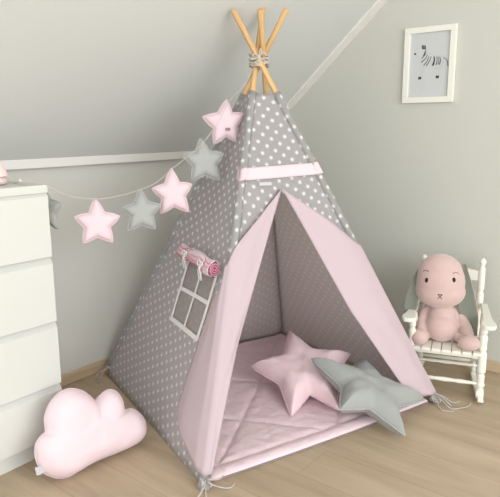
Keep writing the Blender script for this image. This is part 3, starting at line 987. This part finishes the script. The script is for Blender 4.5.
for sx in (-1, 1):
    x = sx*0.150
    b = MB().lathe(turned(0.352-ZR0, 0.0158, front_rings), 20, (x, 0.004, ZR0))
    b.box((x-0.016, -0.012, 0.020), (x+0.016, 0.020, 0.055))
    cpart(b, 'front_post', smooth=False, bevel=0.001)
    # rocker: curved runner
    top, bot = [], []
    NN = 24
    for i in range(NN+1):
        y = -0.045+0.385*i/NN
        zz = 0.0015+0.42*(y-0.14)**2
        t = 0.024 if 1 < i < NN-1 else 0.016
        bot.append((y, zz)); top.append((y, zz+t))
    poly = bot+top[::-1]
    mm = Matrix(((0,0,1,0), (1,0,0,0), (0,1,0,0), (0,0,0,1)))
    tw = Matrix.Identity(4); tw[0][1] = -sx*0.10
    cpart(MB().prism(poly, x-0.012, x+0.012, tw @ mm), 'rocker', bevel=0.003)
    # back post: leg below the seat and turned upright above it
    xb0, xb1 = sx*0.118, sx*0.136
    p0, p1, p2 = V((sx*0.124, 0.262, 0.022)), V((sx*0.126, 0.246, 0.200)), V((sx*0.132, 0.290, 0.565))
    ax2 = (p2-p1); Lb = ax2.length
    prof = turned(Lb, 0.0152, [(0, .9), (.06, 1.1), (.10, 1.15), (.16, .85), (.18, .85), (.20, 1.05), (.36, 1.1), (.38, .85), (.40, .85), (.42, 1.1), (.60, 1.1), (.62, .85), (.64, .85), (.66, 1.08), (.90, 1.0), (.93, .95), (.95, .6), (.96, .6), (.975, .85), (1.0, 1.0), (1.025, .95), (1.045, .6), (1.055, .15)])
    b = MB().lathe(prof, 20, p1, axis=ax2)
    b.tube([p0, p0.lerp(p1, .3), p0.lerp(p1, .7), p1], [0.012, 0.015, 0.014, 0.013], 16)
    cpart(b, 'back_post', smooth=True)
    # arm with a wide rounded paddle
    xa = sx*0.163
    half = [(-0.060, 0.0), (-0.057, 0.016), (-0.046, 0.026), (-0.030, 0.031), (-0.010, 0.030), (0.012, 0.024), (0.050, 0.019), (0.12, 0.017), (0.24, 0.015)]
    pol = [(xa+w, y) for y, w in half] + [(xa-w, y) for y, w in half[::-1][:-1]]
    # arms run back with a slight rise
    sh = Matrix.Identity(4); sh[2][1] = 0.05; sh[0][1] = -sx*0.06
    cpart(MB().prism(pol, 0.352, 0.370, sh), 'armrest', bevel=0.004)
    # arm spindle
    for yy in (0.085, 0.165):
        cpart(MB().lathe(turned(0.127, 0.007, [(0, .8), (.2, 1.1), (.5, .8), (.8, 1.1), (1, .8)]), 12, (sx*0.142, yy, 0.229)), 'arm_spindle', smooth=True)
# seat: seven slats on two rails
nsl = 7; wsl = 0.300/nsl
for q in range(nsl):
    x0 = -0.150+q*wsl
    cpart(MB().box((x0+0.0025, -0.026, 0.217), (x0+wsl-0.0025, 0.252, 0.230)), 'seat_slat', bevel=0.002)
b = MB()
b.box((-0.148, -0.004, 0.199), (0.148, 0.016, 0.217)).box((-0.140, 0.228, 0.197), (0.140, 0.250, 0.217))
b.box((-0.148, 0.016, 0.201), (-0.130, 0.228, 0.217)).box((0.130, 0.016, 0.201), (0.148, 0.228, 0.217))
cpart(b, 'seat_frame', bevel=0.002)
str_rings = [(0, .75), (.08, .8), (.25, 1.05), (.3, 1.1), (.34, .9), (.5, 1.2), (.66, .9), (.7, 1.1), (.75, 1.05), (.92, .8), (1, .75)]
cpart(MB().lathe([(0.0090*s_, 0.28*z-0.14) for z, s_ in str_rings], 16, (0, 0.004, 0.082), axis=(1, 0, 0)), 'stretcher', smooth=True)
cpart(MB().lathe([(0.0082*s_, 0.27*z-0.135) for z, s_ in str_rings], 16, (0, 0.256, 0.088), axis=(1, 0, 0)), 'stretcher', smooth=True)
cpart(MB().lathe([(0.0075*s_, 0.27*z-0.135) for z, s_ in str_rings], 16, (0, 0.130, 0.115), axis=(1, 0, 0)), 'stretcher', smooth=True)
for sx in (-1, 1):
    cpart(MB().tube([(sx*0.14, 0.01, 0.10), (sx*0.139, 0.13, 0.105), (sx*0.136, 0.258, 0.10)], [0.006, 0.0085, 0.006], 12), 'side_stretcher', smooth=True)
# crest rail, lower back rail and spindles
tilt = lambda z: 0.246+0.122*(z-0.20)
def rail(zc, hh, cr_, nm):
    b = MB(); r1 = []
    N2 = 24
    vs = []
    for i in range(N2+1):
        x = -0.128+0.256*i/N2; t = abs(x)/0.128
        up_ = hh*(1+cr_*(1-t*t)); dn_ = -hh
        for zz in (zc+dn_, zc+up_):
            for dy in (-0.007, 0.007):
                vs.append(V((x, tilt(zz)+dy+0.012*(1-t*t), zz)))
    fs = []
    for i in range(N2):
        a = 4*i; c = 4*(i+1)
        fs += [(a, a+2, c+2, c), (a+1, c+1, c+3, a+3), (a, c, c+1, a+1), (a+2, a+3, c+3, c+2)]
    fs += [(0, 1, 3, 2), (4*N2, 4*N2+2, 4*N2+3, 4*N2+1)]
    cpart(b.add(vs, fs), nm, bevel=0.002)
rail(0.500, 0.021, 0.6, 'crest_rail')
rail(0.270, 0.010, 0.0, 'back_rail')
for q in range(5):
    x = -0.08+0.04*q
    p0, p1 = V((x, tilt(0.275)+0.010, 0.275)), V((x*1.02, tilt(0.505)+0.010, 0.505))
    cpart(MB().lathe(turned((p1-p0).length, 0.0065, [(0, .8), (.15, .9), (.3, 1.15), (.34, .8), (.5, 1.1), (.66, .8), (.7, 1.15), (.85, .9), (1, .8)]), 12, p0, axis=p1-p0), 'back_spindle', smooth=True)

# ------------------------------------------------------------------ plush bunny
SEAT = 0.230
bun = thing('plush_bunny', 'pink plush bunny with drooping grey-lined ears sitting in the white rocking chair', 'stuffed toy', CM @ V((-0.03, 0.11, SEAT)), CR)
BO = V((-0.03, 0.11, SEAT))
def remeshed(blobs, name, mat, voxel=0.004, smooth_n=7):
    bm = bmesh.new()
    for kind, a in blobs:
        if kind == 'e':
            c, r = a[0], a[1]
            mt = Matrix.Translation(V(c)) @ (a[2] if len(a) > 2 else Matrix.Identity(4)) @ Matrix.Diagonal((r[0], r[1], r[2], 1))
            bmesh.ops.create_uvsphere(bm, u_segments=32, v_segments=20, radius=1.0, matrix=mt)
        else:
            pts, rad = a
            mb = MB().tube(pts, rad, 16)
            vv = [bm.verts.new(p) for p in mb.v]
            for f in mb.f: bm.faces.new([vv[i] for i in f])
    bmesh.ops.recalc_face_normals(bm, faces=bm.faces)
    me = bpy.data.meshes.new(name+'_raw'); bm.to_mesh(me); bm.free()
    o = bpy.data.objects.new(name, me); col.objects.link(o)
    md = o.modifiers.new('r', 'REMESH'); md.mode = 'VOXEL'; md.voxel_size = voxel; md.use_smooth_shade = True
    sm = o.modifiers.new('s', 'SMOOTH'); sm.factor = 0.6; sm.iterations = smooth_n
    dg = bpy.context.evaluated_depsgraph_get()
    me2 = bpy.data.meshes.new_from_object(o.evaluated_get(dg))
    me2.name = name
    o.modifiers.clear(); o.data = me2
    bpy.data.meshes.remove(me)
    me2.materials.clear(); me2.materials.append(mat)
    for p in me2.polygons: p.use_smooth = True
    return o
hc = V((-0.045, 0.102, 0.502))
blobs = [
    ('e', (hc, (0.106, 0.088, 0.116))),
    ('e', (hc+V((0, 0, -0.040)), (0.110, 0.087, 0.078))),
    ('e', (hc+V((-0.004, 0.008, 0.034)), (0.099, 0.080, 0.094))),
    ('e', ((-0.030, 0.112, 0.328), (0.066, 0.058, 0.080))),
    ('e', ((-0.029, 0.098, 0.296), (0.074, 0.074, 0.070))),
]
for sx, ax_, fx in ((-1, -0.118, -0.118), (1, 0.092, 0.098)):
    s0 = V((-0.032+sx*0.050, 0.135, 0.378))
    blobs.append(('t', ([s0, V((-0.03+sx*0.080, 0.125, 0.342)), V(((ax_-0.03+sx*0.078)/2+sx*0.006, 0.092, 0.302)), V((ax_, 0.050, 0.270))], [0.019, 0.022, 0.026, 0.025])))
    blobs.append(('t', ([V((-0.03+sx*0.05, 0.13, 0.258)), V(((fx-0.03)/2+sx*0.012, 0.085, 0.257)), V((fx, 0.03, 0.260))], [0.022, 0.022, 0.025])))
blobs.append(('e', ((-0.120, 0.016, 0.264), (0.042, 0.040, 0.036))))
blobs.append(('e', ((0.094, 0.012, 0.262), (0.050, 0.040, 0.033), Matrix.Rotation(math.radians(-8), 4, 'Y'))))
body = remeshed(blobs, 'body', M['bunny'])
for v_ in body.data.vertices:
    v_.co.z = max(v_.co.z, SEAT+0.0008)
body.data.transform(Matrix.Translation(-BO)); body.parent = bun
def bpart(b, name, mat, parent=bun, **kw):
    for i, p in enumerate(b.v): b.v[i] = p-BO
    return b.build(name, mat, parent, world=False, **kw)
def head_y(x, z, push=0.0):
    """front surface of the head at x, z"""
    best = None
    for c, r in ((hc, (0.106, 0.088, 0.116)), (hc+V((0, 0, -0.040)), (0.110, 0.087, 0.078))):
        q = 1-((x-c.x)/r[0])**2-((z-c.z)/r[2])**2
        if q > 0:
            y = c.y-r[1]*math.sqrt(q)
            best = y if best is None or y < best else best
    return (best if best is not None else hc.y) - push
for ex in (-0.056, 0.056):
    x, z = hc.x+ex, 0.528+ex*0.09
    y = head_y(x, z)
    b = MB(); vs = MB().lathe([(0.0005, -0.004), (0.0088, -0.003), (0.0100, 0.0), (0.0082, 0.0025), (0.0040, 0.0038), (0.0005, 0.0042)], 18)
    for i, p in enumerate(vs.v): vs.v[i] = V((x+p.x*0.85, y-p.z+0.0012, z+p.y*1.18))
    bpart(vs, 'eye', M['black'], smooth=True)
    sx = 1 if ex > 0 else -1
    pts = []
    for i in range(8):
        t = i/7; xx = hc.x+sx*(0.050+0.026*t); zz = 0.560+0.006*math.sin(math.pi*t)-0.004*t
        pts.append(V((xx, head_y(xx, zz, -0.0002), zz)))
    bpart(MB().tube(pts, 0.0014, 6), 'eyebrow', M['brow'], smooth=True)
b = MB()
nx, nz = hc.x+0.004, 0.458
for a_, c_ in (((-0.010, 0.010), (0, 0)), ((0.010, 0.010), (0, 0)), ((0, 0), (-0.009, -0.011)), ((0, 0), (0.009, -0.011)), ((-0.007, 0.009), (0.007, 0.009))):
    pts = [V((nx+a_[0]*(1-t)+c_[0]*t, head_y(nx+a_[0]*(1-t)+c_[0]*t, nz+a_[1]*(1-t)+c_[1]*t, -0.0004), nz+a_[1]*(1-t)+c_[1]*t)) for t in (0, .5, 1)]
    b.tube(pts, 0.0015, 6)
bpart(b, 'stitched_nose', M['black'], smooth=True)
def ear(cent, wid, ys, sx):
    """hanging ear: centre line in (x, z), half widths, depth"""
    n = len(cent); NW = 10
    C3 = catmull([(c[0], y, c[1]) for c, y in zip(cent, ys)], 5)
    W = catmull([(w, 0, 0) for w in wid], 5)
    for lay in (0, 1):
        rows_f, rows_b = [], []
        for i, c in enumerate(C3):
            d = (C3[min(i+1, len(C3)-1)]-C3[max(i-1, 0)]).normalized()
            e = V((d.z, 0, -d.x)).normalized()
            w = max(0.002, W[i].x)*(1.0 if lay == 0 else 0.95)
            rf, rb_ = [], []
            for j in range(NW+1):
                s_ = -1+2*j/NW
                cup = -0.010*s_*s_
                base_ = c + e*w*s_ + V((0, cup, 0))
                th = 0.0045*math.sqrt(max(0, 1-s_*s_))+0.0012
                if lay == 0: rf.append(base_-V((0, th*0.7, 0))); rb_.append(base_+V((0, th, 0)))
                else: rf.append(base_-V((0, th*0.7+0.0022, 0))); rb_.append(base_-V((0, th*0.7+0.0002, 0)))
            rows_f.append(rf); rows_b.append(rb_)
        b = MB(); m_ = NW+1; R_ = len(C3)
        b.grid(rows_f); b.grid(rows_b)
        o_ = R_*m_
        ring = [j for j in range(m_)]+[i*m_+NW for i in range(1, R_)]+[(R_-1)*m_+j for j in range(NW-1, -1, -1)]+[i*m_ for i in range(R_-2, 0, -1)]
        for k in range(len(ring)):
            p, q = ring[k], ring[(k+1) % len(ring)]
            b.f.append([p, q, q+o_, p+o_]); b.mi.append(0)
        if lay == 0: eo = bpart(b, 'ear', M['bunny'], smooth=True)
        else: lo_ = bpart(b, 'ear_lining', M['bunnygrey'], smooth=True, parent=eo)
ear([(-0.128, 0.575), (-0.142, 0.52), (-0.160, 0.45), (-0.168, 0.39), (-0.172, 0.355)], [0.008, 0.020, 0.029, 0.032, 0.020], [0.125, 0.110, 0.088, 0.072, 0.062], -1)
ear([(0.050, 0.585), (0.060, 0.50), (0.070, 0.42), (0.088, 0.34), (0.116, 0.265)], [0.008, 0.028, 0.042, 0.038, 0.010], [0.135, 0.128, 0.120, 0.120, 0.110], 1)
